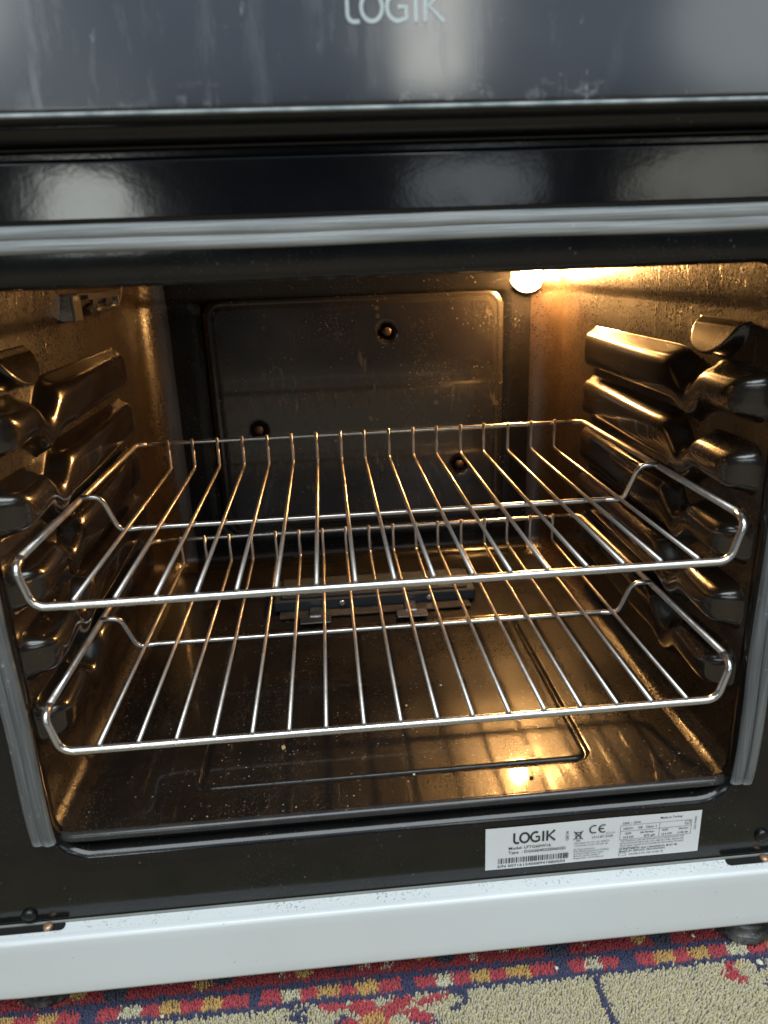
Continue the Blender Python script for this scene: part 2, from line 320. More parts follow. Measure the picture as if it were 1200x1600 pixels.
motifs = [
 (NAVY, [(-.0892, -.0271), (-.0805, -.0306), (-.0719, -.0282), (-.0795, -.0356), (-.0725, -.038), (-.0763, -.0408), (-.0856, -.0381), (-.0889, -.0337), (-.0835, -.0335)]),
 (RED, [(-.0703, -.0284), (-.0498, -.0281), (-.0468, -.0335), (-.064, -.034)]),
 (RED, [(-.0435, -.028), (-.0308, -.0286), (-.0219, -.0363), (-.0134, -.0288), (-.0021, -.0284), (.0022, -.0323), (-.0112, -.0391), (-.0178, -.0432), (-.017, -.060), (-.0322, -.060), (-.0377, -.0394), (-.0468, -.0335)]),
 (RED, [(.0022, -.0323), (.0155, -.0287), (.0265, -.0299), (.0194, -.0342), (.0032, -.0366)]),
 (NAVY, [(-.0595, -.045), (-.0485, -.0366), (-.0409, -.0415), (-.0504, -.0474)]),
 (RED, [(-.0564, -.0461), (-.0455, -.0394), (-.038, -.0442), (-.0413, -.0500)]),
 (NAVY, [(-.0001, -.0379), (.0193, -.0498), (.0013, -.0517), (-.0042, -.0464)]),
 (RED, [(-.0112, -.0391), (0, -.0371), (.0058, -.041), (.0150, -.0480), (.0010, -.0490), (-.004, -.0448)]),
 (GOLD, [(-.0346, -.0398), (-.0251, -.0375), (-.0194, -.0431), (-.0166, -.0466), (-.0125, -.0516), (-.0155, -.0513), (-.0196, -.0462), (-.0319, -.0449), (-.0352, -.0491), (-.038, -.0442)]),
 (NAVY, [(-.0265, -.0465), (-.0225, -.0465), (-.0225, -.0495), (-.0265, -.0495)]),
 (NAVY, [(.0262, -.0273), (.0374, -.0277), (.0408, -.0349), (.0377, -.0388), (.0289, -.0436), (.0251, -.0382), (.0341, -.0367), (.0342, -.0316), (.0265, -.0299)]),
 (NAVY, [(.1309, -.0275), (.1349, -.0275), (.1347, -.0428), (.1356, -.061), (.1375, -.0681), (.1308, -.0673), (.1305, -.054), (.1294, -.0439)]),
 (NAVY, [(.1308, -.0675), (.1794, -.0713), (.1788, -.0760), (.1308, -.0710)]),
 (RED, [(.2315, -.0270), (.2371, -.0270), (.233, -.0364), (.2362, -.0412), (.2357, -.0376), (.2404, -.0426), (.236, -.0459), (.2293, -.0431), (.2236, -.0398)]),
 (GOLD, [(.2380, -.0285), (.2440, -.0285), (.2400, -.0330)]),
 (NAVY, [(.2495, -.0275), (.2602, -.0275), (.2576, -.0374), (.2497, -.0365)]),
 (NAVY, [(.2493, -.0471), (.2560, -.0474), (.2520, -.0522), (.2477, -.0512)])]
def inpoly(x, y, P):
    c = np.zeros(x.shape, bool); n = len(P)
    for i in range(n):
        x1, y1 = P[i]; x2, y2 = P[(i + 1) % n]
        if y1 == y2: continue
        c ^= ((y1 > y) != (y2 > y)) & (x < (x2 - x1) * (y - y1) / (y2 - y1) + x1)
    return c
def rugcolour(x, y):
    col = np.tile(np.array(BEIGE), (len(x), 1))
    for c, P in motifs: col[inpoly(x, y, P)] = c
    m = (y > -.0282); col[m] = NAVY
    bi = np.clip(np.searchsorted(bx_, x) - 1, 0, len(blocks) - 1); bcol = np.array([bc_[b[1]] for b in blocks])[bi]
    m = (y > -.0236) & (y < -.0140); col[m] = bcol[m]
    m = (y > -.0092); col[m] = DRED                                   # the red border with pale flowers
    for k in range(34):
        cx = -.34 + k * .0205 + .004 * math.sin(k * 2.3); cy = .000 + .0035 * math.sin(k * 1.9)
        c = [CREAM, GOLD, DNAVY, CREAM][k % 4]; rr = [.0034, .0048, .0070, .0030][k % 4]
        d = np.hypot((x - cx) * 0.75, y - cy); m = (y > -.0092) & (d < rr) & ((((x * 700).astype(int) + (y * 700).astype(int)) % 2 == 0) if k % 4 in (0, 3) else True)
        col[m] = c
    m = (y > .016) & (y < .021); col[m] = NAVY
    m = (y > .021); col[m] = BEIGE
    return col
pitch = 0.0015
gx, gy = np.meshgrid(np.arange(-0.335, 0.335, pitch), np.arange(-0.150, 0.040, pitch), indexing='ij')
px = (gx + rng.uniform(-.45, .45, gx.shape) * pitch).ravel(); py = (gy + rng.uniform(-.45, .45, gx.shape) * pitch).ravel(); n = len(px)
cc = rugcolour(px + rng.normal(0, .0008, n), py + rng.normal(0, .0008, n)) * rng.uniform(.82, 1.14, (n, 1)); cc *= 1.35; cc[:, 2] *= rng.uniform(.85, 1.15, n)
h = 0.0045 + rng.uniform(-.0007, .0007, n); ang = rng.uniform(0, 2 * np.pi, n); lean = rng.normal(0, .0006, (n, 2)) + np.array([0.0004, -0.0006])
V = np.zeros((n, 6, 3)); 
for k in range(3):
    a = ang + k * 2 * np.pi / 3
    V[:, k, 0] = px + np.cos(a) * pitch * .70; V[:, k, 1] = py + np.sin(a) * pitch * .70; V[:, k, 2] = RUG - 0.0058
    V[:, 3 + k, 0] = px + lean[:, 0] + np.cos(a + .5) * pitch * .52; V[:, 3 + k, 1] = py + lean[:, 1] + np.sin(a + .5) * pitch * .52; V[:, 3 + k, 2] = RUG - 0.0055 + h + np.cos(a) * .0004
base = (np.arange(n) * 6)[:, None]
quads = np.concatenate([base + np.array([[k, (k + 1) % 3, 3 + (k + 1) % 3, 3 + k]]) for k in range(3)]); tris = base + np.array([[3, 4, 5]])
me = bpy.data.meshes.new('pile'); me.vertices.add(n * 6); me.vertices.foreach_set('co', V.ravel())
loops = np.concatenate([quads.ravel(), tris.ravel()]); me.loops.add(len(loops)); me.loops.foreach_set('vertex_index', loops)
starts = np.concatenate([np.arange(len(quads)) * 4, len(quads) * 4 + np.arange(len(tris)) * 3]); me.polygons.add(len(starts)); me.polygons.foreach_set('loop_start', starts)
me.update(calc_edges=True); me.validate()
at = me.attributes.new('yarn', 'FLOAT_COLOR', 'POINT'); at.data.foreach_set('color', np.concatenate([np.repeat(cc, 6, 0), np.ones((n * 6, 1))], 1).ravel())
t = NT('wool_yarn'); an = t.t.nodes.new('ShaderNodeAttribute'); an.attribute_name = 'yarn'
me.materials.append(t.out(Base_Color=an.outputs['Color'], Roughness=0.85, Sheen_Weight=0.25))
pile = link('pile', me, rug); pile['kind'] = 'stuff'

# ================================================================== cooker
cooker = empty('gas_cooker', (0, 0.2, RUG))
tag(cooker, 'gas cooker with its oven door off, lit black enamel cavity and white plinth', 'cooker')

# ---- oven cavity: side walls with rounded corners, ribs pressed out of them
def plan(s):            # path along one wall, from the mouth to the back; returns (inset normal) point
    L1 = 0.42 - (YF + 0.010); rc = 0.03
    if s <= L1: return (HW, YF + 0.010 + s), (-1, 0)
    a = min((s - L1) / rc, math.pi / 2)
    return (HW - rc + rc * math.cos(a), 0.42 + rc * math.sin(a)), (-math.cos(a), -math.sin(a))
def vprof():            # (inset, height)
    P = [(0.016 - 0.016 * math.sin(a), ZF + 0.016 - 0.016 * math.cos(a)) for a in lin(0, math.pi / 2, 9)]
    P += [(0, z) for z in lin(-0.14, 0.146, 24)] + [(0.0006, 0.150), (0.0024, 0.153), (0.0034, 0.157)] + [(0.0034 + (z - 0.157) * 0.16, z) for z in lin(0.164, 0.198, 5)]
    P += [(0.012 + 0.017 * (1 - math.cos(a)), 0.198 + 0.017 * math.sin(a)) for a in lin(0.3, math.pi / 2, 5)]
    return P
VP = vprof(); L1 = 0.42 - (YF + 0.010)
SS = lin(0, L1, 30) + [L1 + 0.03 * a for a in lin(0.12, math.pi / 2, 14)]
walls = {}
for sg in (-1, 1):
    def f(s, v):
        (x, y), nn = plan(s); return (sg * (x + nn[0] * v[0]), y + nn[1] * v[0], v[1])
    w = part('side_wall', sheet(f, SS, VP, flip=(sg > 0)), M['wall'], cooker)
    w['label'] = 'brown lit enamel side wall with pressed shelf runners'
    walls[sg] = w
def bf(x, v): return (x, YB - v[0], v[1])
backw = part('back_wall', sheet(bf, lin(-0.206, 0.206, 40), VP, flip=True), M['back'], cooker)
part('cavity_roof', sheet(lambda x, y: (x, y, ZC), lin(-0.215, 0.215, 3), lin(0.0, 0.43, 3), flip=True), M['wall'], cooker)

# ---- shelf runners: each a pressed rib with a long bar, a dipped waist and a front pad
def rib_height(y, z, zc):
    bar = smooth01((y - 0.074) / 0.055)          # 0 at the pad, 1 at the bar
    waist = np.exp(-((y - 0.099) / 0.0155) ** 2); sag = np.exp(-((y - 0.102) / 0.024) ** 2)
    c = zc - 0.0005 * bar - 0.0150 * waist
    hh = 0.0165 + (0.0205 - 0.0165) * bar - 0.0030 * waist
    dy = np.maximum((0.0155 - y) * 0.72, y - 0.327); dz = np.abs(z - c) - hh
    r = 0.0095
    qx = np.maximum(dy + r, 0); qz = np.maximum(dz + r, 0)
    sd = np.hypot(qx, qz) - r + np.minimum(np.maximum(dy + r, dz + r), 0)
    t = np.clip(-sd / 0.0155, 0, 1); prof = np.sqrt(np.maximum(1 - (1 - t) ** 2.2, 0))
    foot = smooth01(-sd / 0.0040)
    return 0.0172 * (0.70 + 0.30 * smooth01((0.33 - y) / 0.20)) * (1 - 0.20 * sag) * prof * foot + 0.0022 * smooth01((0.085 - y) / 0.05) * prof - 0.0012 * (1 - smooth01((-sd + 0.002) / 0.002))
def dimple_height(y, z):
    yc, zt, ry, rz = 0.078, 0.1405, 0.033, 0.026
    e = np.hypot((y - yc) / ry, (z - zt) / rz); inside = np.minimum((1 - e) * 0.024, zt - z)
    t = np.clip((zt - z) / rz, 0, 1)
    return 0.0155 * np.sqrt(t) * smooth01(inside / 0.0035) - 0.0012 * (1 - smooth01((inside + 0.002) / 0.002))
def pressed(name, fn, y0, y1, z0, z1, ny, nz, sg, parent):
    ys = np.linspace(y0, y1, ny); zs = np.linspace(z0, z1, nz); Y, Z = np.meshgrid(ys, zs, indexing='ij'); H = fn(Y, Z)
    for ax, sig in ((0, 0.0030 / (ys[1] - ys[0])), (1, 0.0019 / (zs[1] - zs[0]))):     # pressed sheet has no creases: relax the form
        if name != 'shelf_runner': continue
        m = int(3 * sig) + 1; kr = np.exp(-0.5 * (np.arange(-m, m + 1) / sig) ** 2); kr /= kr.sum()
        Hp = np.pad(H, [(m, m) if a == ax else (0, 0) for a in (0, 1)], mode='edge'); H = sum(kr[q] * np.take(Hp, range(q, q + H.shape[ax]), axis=ax) for q in range(2 * m + 1))
    V = np.stack([sg * (HW - H), Y, Z], -1).reshape(-1, 3); keep = H.ravel() > -0.0011; F = []
    for i in range(ny - 1):
        for j in range(nz - 1):
            q = (i * nz + j, (i + 1) * nz + j, (i + 1) * nz + j + 1, i * nz + j + 1)
            if any(keep[k] for k in q): F.append(q if sg < 0 else q[::-1])
    used = sorted({k for q in F for k in q}); mp = {k: i for i, k in enumerate(used)}
    return part(name, ([V[k] for k in used], [tuple(mp[k] for k in q) for q in F]), M['rib'], parent)
for sg in (-1, 1):
    for zc in (0.0965, 0.0485, 0.0, -0.048, -0.0965):
        pressed('shelf_runner', lambda y, z: rib_height(y, z, zc), -0.004, 0.340, zc - 0.042, zc + 0.030, 200, 68, sg, walls[sg])
    pressed('half_round_stop', dimple_height, 0.040, 0.116, 0.110, 0.145, 70, 40, sg, walls[sg])

# ---- back panel, screwed on
DIM = [(0.038, 0.110), (-0.117, 0.003), (0.122, -0.052)]
def rrect(x, z, x0, x1, z0, z1, r):
    cx, cz = (x0 + x1) / 2, (z0 + z1) / 2; qx = np.abs(x - cx) - (x1 - x0) / 2 + r; qz = np.abs(z - cz) - (z1 - z0) / 2 + r
    return np.hypot(np.maximum(qx, 0), np.maximum(qz, 0)) - r + np.minimum(np.maximum(qx, qz), 0)
xs = np.linspace(-0.172, 0.178, 176); zs = np.linspace(-0.135, 0.158, 150); X, Z = np.meshgrid(xs, zs, indexing='ij')
sd = rrect(X, Z, -0.168, 0.174, -0.130, 0.154, 0.022)
H = 0.0026 * smooth01(-sd / 0.0060) - 0.0008 * np.exp(-((sd + 0.0085) / 0.0022) ** 2) - 0.001
for (dx, dz) in DIM:
    d = np.hypot(X - dx, Z - dz); H = H - 0.0060 * (1 - smooth01((d - 0.004) / 0.009)) 
V = np.stack([X, YB - 0.0005 - H, Z], -1).reshape(-1, 3); nz = len(zs); F = []
inn = (sd < 0.001).ravel()
for i in range(len(xs) - 1):
    for j in range(nz - 1):
        q = (i * nz + j, i * nz + j + 1, (i + 1) * nz + j + 1, (i + 1) * nz + j)
        if all(inn[k] for k in q): F.append(q[::-1])
rear = part('rear_panel', (V, F), M['panel'], cooker)
# the back wall is recessed where the dimples are pressed in
for (dx, dz) in DIM:
    part('screw', join(disc((dx, YB + 0.0025, dz), (0, -1, 0), 0.0052, 0.0035, 18, 0.0018), disc((dx, YB - 0.0028, dz), (0, -1, 0), 0.0016, 0.0006, 8)), M['screw'], rear)
bw = backw.data
for v in bw.vertices:
    if abs(v.co.x) < 0.165 and -0.125 < v.co.z < 0.150: v.co.y += 0.014

# ---- lamp
lamp = empty('oven_lamp', (0.201, YB, 0.174)); lamp.parent = cooker; lamp.matrix_parent_inverse = world(cooker).inverted()
def dome(c, r, depth, n=24, m=8):
    V = []; F = []
    for i in range(m):
        a = i / m * math.pi / 2
        for k in range(n): b = 2 * math.pi * k / n; V.append((c[0] + r * math.cos(a) * math.cos(b), c[1] - depth * math.sin(a), c[2] + r * math.cos(a) * math.sin(b)))
    V.append((c[0], c[1] - depth, c[2]))
    for i in range(m - 1):
        for k in range(n): F.append((i * n + k, (i + 1) * n + k, (i + 1) * n + (k + 1) % n, i * n + (k + 1) % n))
    for k in range(n): F.append(((m - 1) * n + k, len(V) - 1, (m - 1) * n + (k + 1) % n))
    return V, F
part('lamp_glass', dome((0.201, YB - 0.005, 0.169), 0.0205, 0.007), M['lens'], lamp, label='glowing warm lamp glass at the top right of the back wall')
part('bulb', dome((0.201, YB - 0.010, 0.169), 0.0105, 0.026), M['lamp'], lamp)
part('lamp_collar', tube([(0.201 + 0.0222 * math.cos(a), YB - 0.003, 0.169 + 0.0222 * math.sin(a)) for a in lin(0, 2 * math.pi, 29)[:-1]], 0.0014, 8, True), M['steel'], lamp)

# ---- thermostat sensor in its clip on the left wall
clip = empty('thermostat_clip', (-0.233, 0.25, 0.160)); clip.parent = cooker; clip.matrix_parent_inverse = world(cooker).inverted()
part('bracket', join(box(-0.2345, -0.2190, 0.186, 0.304, 0.1688, 0.1706, 0.0006), box(-0.2345, -0.2245, 0.186, 0.1878, 0.1500, 0.1687, 0.0005),
     box(-0.2245, -0.2230, 0.1865, 0.206, 0.1495, 0.1687, 0.0005), box(-0.2190, -0.2176, 0.2100, 0.304, 0.1645, 0.1700, 0.0005), box(-0.2345, -0.2185, 0.302, 0.304, 0.1560, 0.1687, 0.0005)), M['steel'], clip, smooth=False)
for y0, y1, dz in ((0.222, 0.236, 0.0), (0.262, 0.282, 0.002)):
    part('clip_tongue', sheet(lambda u, v: (-0.2185 - 0.004 * v * v, y0 + (y1 - y0) * (u + 0.25 * v), 0.1660 - 0.0135 * v + dz), lin(0, 1, 5), lin(0, 1, 8)), M['steel'], clip)
bul = [(-0.2262, y, 0.1560) for y in lin(0.240, 0.324, 24)]
part('sensor_bulb', tube(bul, [0.0050 * (1 if 2 < k < 19 else (0.7 if k in (1, 2, 19, 20) else 0.35)) for k in range(24)], 14), M['steel'], clip)
part('capillary_tube', tube(fillet([(-0.2268, 0.316, 0.157), (-0.2268, 0.336, 0.157), (-0.2262, 0.350, 0.175), (-0.222, 0.352, 0.212)], 0.008), 0.0012, 8), M['steel'], clip)

# ---- floor of the cavity, with the pressed groove of its base plate
ys = np.concatenate([np.linspace(-0.004, 0.30, 220), np.linspace(0.303, 0.45, 30)]); us = np.linspace(-1, 1, 300)
Vv = []; 
for u in us:
    for y in ys:
        k = max(0.0, 0.018 - (y + 0.004)); half = 0.2335 - (0.018 - math.sqrt(max(0.018 ** 2 - k * k, 0)))
        x = u * half
        g = float(rrect(np.array(x), np.array(y), -0.141, 0.141, 0.0275, 0.262, 0.010))
        z = ZF - 0.0002 - 0.0024 * math.exp(-(g / 0.0015) ** 2)
        Vv.append((x, y, z))
ny = len(ys); F = [(i * ny + j, (i + 1) * ny + j, (i + 1) * ny + j + 1, i * ny + j + 1) for i in range(len(us) - 1) for j in range(ny - 1)]
floor = part('cavity_floor', (Vv, F), M['floor'], cooker)
rim = fillet([(-0.2335, 0.030, ZF - 0.0025), (-0.2335, -0.0055, ZF - 0.0025), (0.2335, -0.0055, ZF - 0.0025), (0.2335, 0.030, ZF - 0.0025)], 0.019, 10)
part('floor_rim', tube(rim, 0.0034, 10), M['rim'], floor)

# ---- burner bar at the back of the floor
burner = empty('burner', (0.004, 0.31, ZF)); burner.parent = cooker; burner.matrix_parent_inverse = world(cooker).inverted()
part('burner_bar', join(box(-0.104, 0.112, 0.302, 0.358, ZF + 0.0015, ZF + 0.0135, 0.0012), box(-0.096, 0.104, 0.306, 0.354, ZF + 0.0135, ZF + 0.0165, 0.001)), M['burner'], burner, smooth=False)
part('base_plate', box(-0.098, 0.104, 0.284, 0.3015, ZF + 0.0012, ZF + 0.0028, 0.0005), M['plate'], burner, smooth=False)
for x in (-0.032, 0.062): part('screw', disc((x, 0.3022, ZF + 0.0075), (0, -1, 0), 0.0036, 0.001, 14, 0.0012), M['steel'], burner)
for x in (-0.060, 0.040): part('clip', join(box(x - 0.016, x + 0.016, 0.266, 0.282, ZF + 0.0030, ZF + 0.0046, 0.0006), box(x - 0.006, x + 0.006, 0.280, 0.300, ZF + 0.0030, ZF + 0.0060, 0.0006)), M['steel'], burner, smooth=False)
part('bolt', disc((0.080, 0.316, ZF + 0.0165), (0, 0, 1), 0.0042, 0.003, 12, 0.0012), M['dull'], burner)
part('flame_port_strip', join(*[box(-0.094 + k * 0.0105, -0.0885 + k * 0.0105, 0.3535, 0.3595, ZF + 0.0060, ZF + 0.0120) for k in range(19)]), M['void'], burner, smooth=False)

# ---- front frame round the mouth, edge rolled inwards
def rloop(x0, x1, z0, z1, r, y, d=0.0, n=10):
    """points of a rounded rectangle grown by d"""
    out = []; R = max(r + d, 0.001)
    for (cx, cz, a0) in ((x1 - r, z1 - r, 0), (x0 + r, z1 - r, 90), (x0 + r, z0 + r, 180), (x1 - r, z0 + r, 270)):
        for k in range(n + 1):
            a = math.radians(a0 + 90 * k / n); out.append((cx + R * math.cos(a), y, cz + R * math.sin(a)))
    return out
HX, HZ0, HZ1, HR = 0.2295, -0.1765, 0.1765, 0.024
loops = []
outer = []
for p in rloop(-HX, HX, HZ0, HZ1, HR, YF, 0.02):
    x = p[0] * 1.33; z = p[2]
    outer.append(p)
L0 = rloop(-HX, HX, HZ0, HZ1, HR, YF, 0.016)
big_ = []
cx0, cx1, cz0, cz1 = -0.298, 0.298, -0.2300, 0.2420
for k, p in enumerate(L0):
    seg = k // 11; j = k % 11
    if seg == 0: q = (cx1, YF, cz1) if j == 5 else ((cx1, YF, p[2]) if j < 5 else (p[0], YF, cz1))
    elif seg == 1: q = (cx0, YF, cz1) if j == 5 else ((p[0], YF, cz1) if j < 5 else (cx0, YF, p[2]))
    elif seg == 2: q = (cx0, YF, cz0) if j == 5 else ((cx0, YF, p[2]) if j < 5 else (p[0], YF, cz0))
    else: q = (cx1, YF, cz0) if j == 5 else ((p[0], YF, cz0) if j < 5 else (cx1, YF, p[2]))
    big_.append(q)
loops = [big_, L0]
for a in lin(0, math.pi / 2, 8)[1:]: loops.append(rloop(-HX, HX, HZ0, HZ1, HR, YF + 0.007 * (1 - math.cos(a)) , 0.016 - 0.016 * math.sin(a) if False else 0.007 * (1 - math.sin(a)) + 0.009 * (1 - min(1, a / 0.6)) * 0))
loops.append(rloop(-HX, HX, HZ0, HZ1, HR, YF + 0.012, 0.0)); loops.append(rloop(-HX, HX, HZ0, HZ1, HR, YF + 0.014, 0.004)); loops.append(rloop(-HX, HX, HZ0, HZ1, HR, YF + 0.0145, 0.020))
N = len(L0); V = [p for L in loops for p in L]; F = [(i * N + k, i * N + (k + 1) % N, (i + 1) * N + (k + 1) % N, (i + 1) * N + k) for i in range(len(loops) - 1) for k in range(N)]
frame = part('front_frame', (V, F), M['front'], cooker)
# carcass behind the frame
part('carcass_side', box(-0.2985, -0.2905, YF + 0.004, 0.56, -0.262, 0.55, 0.001), M['white'], cooker, smooth=False)
part('carcass_side', box(0.2905, 0.2985, YF + 0.004, 0.56, -0.262, 0.55, 0.001), M['white'], cooker, smooth=False)

# ---- door seal: uprights of two lobes, and the strip along the top
def lobes(P, axis, w, cut=0.20):
    """sweep a two-lobed strip cross-section: (across, out)"""
    cs = []
    for (c, rr, pr, a0, a1) in ((-0.22 * w, 0.30 * w, 0.0050, 0.97, cut), (0.22 * w, 0.30 * w, 0.0062, 1 - cut, 0.03)):
        for a in lin(math.pi * a0, math.pi * a1, 9): cs.append((c + rr * math.cos(a), pr * math.sin(a) ** 0.6))
    n = len(cs); V = []; F = []
    for (p, taper) in P:
        for (a, o) in cs:
            V.append((p[0] + (a if axis == 'z' else 0), p[1] - o * taper, p[2] + (a if axis == 'x' else 0)))
    for i in range(len(P) - 1):
        for k in range(n - 1): F.append((i * n + k, (i + 1) * n + k, (i + 1) * n + k + 1, i * n + k + 1))
    F.append(tuple(range(n))); F.append(tuple((len(P) - 1) * n + k for k in range(n)))
    return V, F
seal = empty('door_seal', (0, YF, 0.2)); seal.parent = cooker; seal.matrix_parent_inverse = world(cooker).inverted()
for sg in (-1, 1):
    P = []
    for k, z in enumerate(lin(0.188, -0.1635, 60)):
        wob = 0.0006 * math.sin(z * 45 + sg) + (0.0012 * max(0, (-0.10 - z) / 0.06) ** 2 * sg * -1)
        P.append(((sg * 0.2345 + wob, YF - 0.0004, z), 1.0 - 0.25 * max(0, (-0.155 - z) / 0.0085)))
    part('seal_upright', lobes(P, 'z', 0.0145), M['gz'], seal)
P = [((x, YF - 0.0004, 0.2005 + 0.0004 * math.sin(x * 30)), 1.0) for x in lin(-0.243, 0.243, 60)]
part('seal_top', lobes(P, 'x', 0.0135, 0.26), M['gx'], seal)

# ---- fascia strip above the mouth, and the grill door over it
def profile(P, x0, x1, closed=True, seg=2):
    """extrude a (y, z) outline along x, with end caps"""
    n = len(P); V = []; F = []
    X = lin(x0, x1, seg)
    for x in X: V += [(x, p[0], p[1]) for p in P]
    for i in range(seg - 1):
        for k in range(n): F.append((i * n + k, i * n + (k + 1) % n, (i + 1) * n + (k + 1) % n, (i + 1) * n + k))
    m = len(V); V += V[:n] + V[(seg - 1) * n:seg * n]        # caps on vertices of their own keep the long faces flat
    F.append(tuple(m + k for k in range(n))[::-1]); F.append(tuple(m + n + k for k in range(n)))
    return V, F
def rr2(y0, y1, z0, z1, r, n=5):
    out = []
    for (cy, cz, a0) in ((y1 - r, z1 - r, 0), (y0 + r, z1 - r, 90), (y0 + r, z0 + r, 180), (y1 - r, z0 + r, 270)):
        e = r * 0.12
        t0 = (-math.sin(math.radians(a0)), math.cos(math.radians(a0))); A0 = math.radians(a0); A1 = A0 + math.pi / 2
        p0 = (cy + r * math.cos(A0), cz + r * math.sin(A0)); p1 = (cy + r * math.cos(A1), cz + r * math.sin(A1))
        out.append((p0[0] - t0[0] * e, p0[1] - t0[1] * e))
        for k in range(n + 1): a = math.radians(a0 + 90 * k / n); out.append((cy + r * math.cos(a), cz + r * math.sin(a)))
        out.append((p1[0] - math.sin(A1) * e, p1[1] + math.cos(A1) * e))
    return out
part('fascia_strip', profile(rr2(-0.0185, -0.0125, 0.2068, 0.2360, 0.0022), -0.300, 0.300), M['fascia'], cooker)
part('fascia_return', profile(rr2(-0.0165, 0.03, 0.2390, 0.2430, 0.0015), -0.300, 0.300), M['fascia'], cooker)
door = empty('grill_door', (0, -0.03, 0.25)); door.parent = cooker; door.matrix_parent_inverse = world(cooker).inverted()
part('door_glass', profile(rr2(-0.0500, -0.0455, 0.2498, 0.520, 0.0014, 4), -0.298, 0.298), M['glass'], door, label='dark glass with dried water runs')
part('glass_edge', profile(rr2(-0.0497, -0.0458, 0.2482, 0.2497, 0.0005, 3), -0.298, 0.298), M['edge'], door)
part('door_body', profile(rr2(-0.0452, -0.0300, 0.2465, 0.515, 0.003), -0.296, 0.296), M['black'], door)
part('door_bottom_rail', profile(rr2(-0.0365, -0.0215, 0.2405, 0.300, 0.0062, 8), -0.296, 0.296), M['front'], door)

# lettering strokes shared by the door and the label
def stroke(pts, w, closed=False):
    """flat ribbon along a 2D polyline"""
    P = [Vector((p[0], p[1])) for p in pts]; N = len(P); V = []; F = []
    for i in range(N):
        a = P[i - 1] if (i > 0 or closed) else P[i]; b = P[(i + 1) % N] if (i < N - 1 or closed) else P[i]
        t = (b - a).normalized(); nn = Vector((-t.y, t.x)) * w / 2; V += [P[i] + nn, P[i] - nn]
    for i in range(N if closed else N - 1):
        j = (i + 1) % N; F.append((2 * i, 2 * i + 1, 2 * j + 1, 2 * j))
    return V, F
def arc2(cx, cy, rx, ry, a0, a1, n=20): return [(cx + rx * math.cos(math.radians(a)), cy + ry * math.sin(math.radians(a))) for a in lin(a0, a1, n)]
def logik(w=0.13):
    G = []
    G.append([stroke([(0.05, 1.0), (0.05, 0.30)] + arc2(0.30, 0.30, 0.25, 0.25, 180, 265, 8) + [(0.50, 0.055)], w)])
    G.append([stroke(arc2(0.98, 0.5, 0.40, 0.44, 0, 348, 30), w, True)])
    G.append([stroke(arc2(1.98, 0.5, 0.42, 0.44, 62, 300, 24) + [(2.30, 0.12), (2.30, 0.50), (1.98, 0.50)], w)])
    G.append([stroke([(2.66, 0.98), (2.66, 0.02)], w)])
    G.append([stroke([(3.02, 0.98), (3.02, 0.02)], w), stroke([(3.70, 0.98), (3.16, 0.52), (3.74, 0.02)], w)])
    return [join(*[([(v[0], v[1], 0) for v in V], F) for V, F in g]) for g in G]
def flat(VF, ox, oz, sx, sz, y, th=0.0):
    """lay a 2D drawing on a plane facing the viewer side (-y)"""
    V, F = VF; W2 = [(ox + v[0] * sx, y, oz + v[1] * sz) for v in V]
    if th <= 0: return W2, F
    n = len(V); return W2 + [(a, b + th, c) for a, b, c in W2], list(F) + [tuple(i + n for i in f[::-1]) for f in F] + side_faces(F, n)
def side_faces(F, n):
    from collections import Counter
    c = Counter(); 
    for f in F:
        for i in range(len(f)): c[frozenset((f[i], f[(i + 1) % len(f)]))] += 1
    out = []
    for f in F:
        for i in range(len(f)):
            a, b = f[i], f[(i + 1) % len(f)]
            if c[frozenset((a, b))] == 1: out.append((a, a + n, b + n, b))
    return out
glass_o = [o for o in C.objects if o.name.startswith('door_glass')][0]
for VF in logik(0.135): part('logo_letter', flat(VF, -0.0165, 0.2808, 0.0112, 0.0118, -0.0504, 0.0004), M['logo'], glass_o, smooth=False)

# ---- white drawer front / plinth
plinth = empty('plinth', (0, -0.02, -0.26)); plinth.parent = cooker; plinth.matrix_parent_inverse = world(cooker).inverted()
def plinth_f(x, v): 
    k = max(0.0, -0.2655 - x) + max(0.0, x - 0.29); return (x, v[0] + k * 0.04, v[1])
fp = [(-0.0265 + 0.003 * (1 - math.cos(a)), -0.2335 + 0.003 * math.sin(a)) for a in lin(math.pi / 2, 0, 6)]
front_prof = [(-0.0215, -0.2305)] + [(-0.0235 - 0.003 * math.sin(a), -0.2335 + 0.003 * math.cos(a)) for a in lin(0, math.pi / 2, 6)] + [(-0.0265, z) for z in lin(-0.24, -0.277, 6)] + [(-0.0262, -0.2788), (-0.0252, -0.2795), (-0.012, -0.2795)]
pf = part('drawer_front', sheet(plinth_f, lin(-0.298, -0.270, 6) + lin(-0.267, -0.264, 5) + lin(-0.26, 0.298, 30), front_prof), M['white'], plinth)
part('drawer_top', sheet(lambda x, y: (x, y, -0.2302 - 0.0004 * (y < -0.02)), lin(-0.298, 0.298, 12), lin(-0.0215, -0.0118, 3)), M['grit'], plinth)
part('drawer_lip', profile(rr2(-0.0136, -0.0122, -0.2301, -0.2285, 0.0004, 3), -0.298, 0.298), M['lip'], plinth)
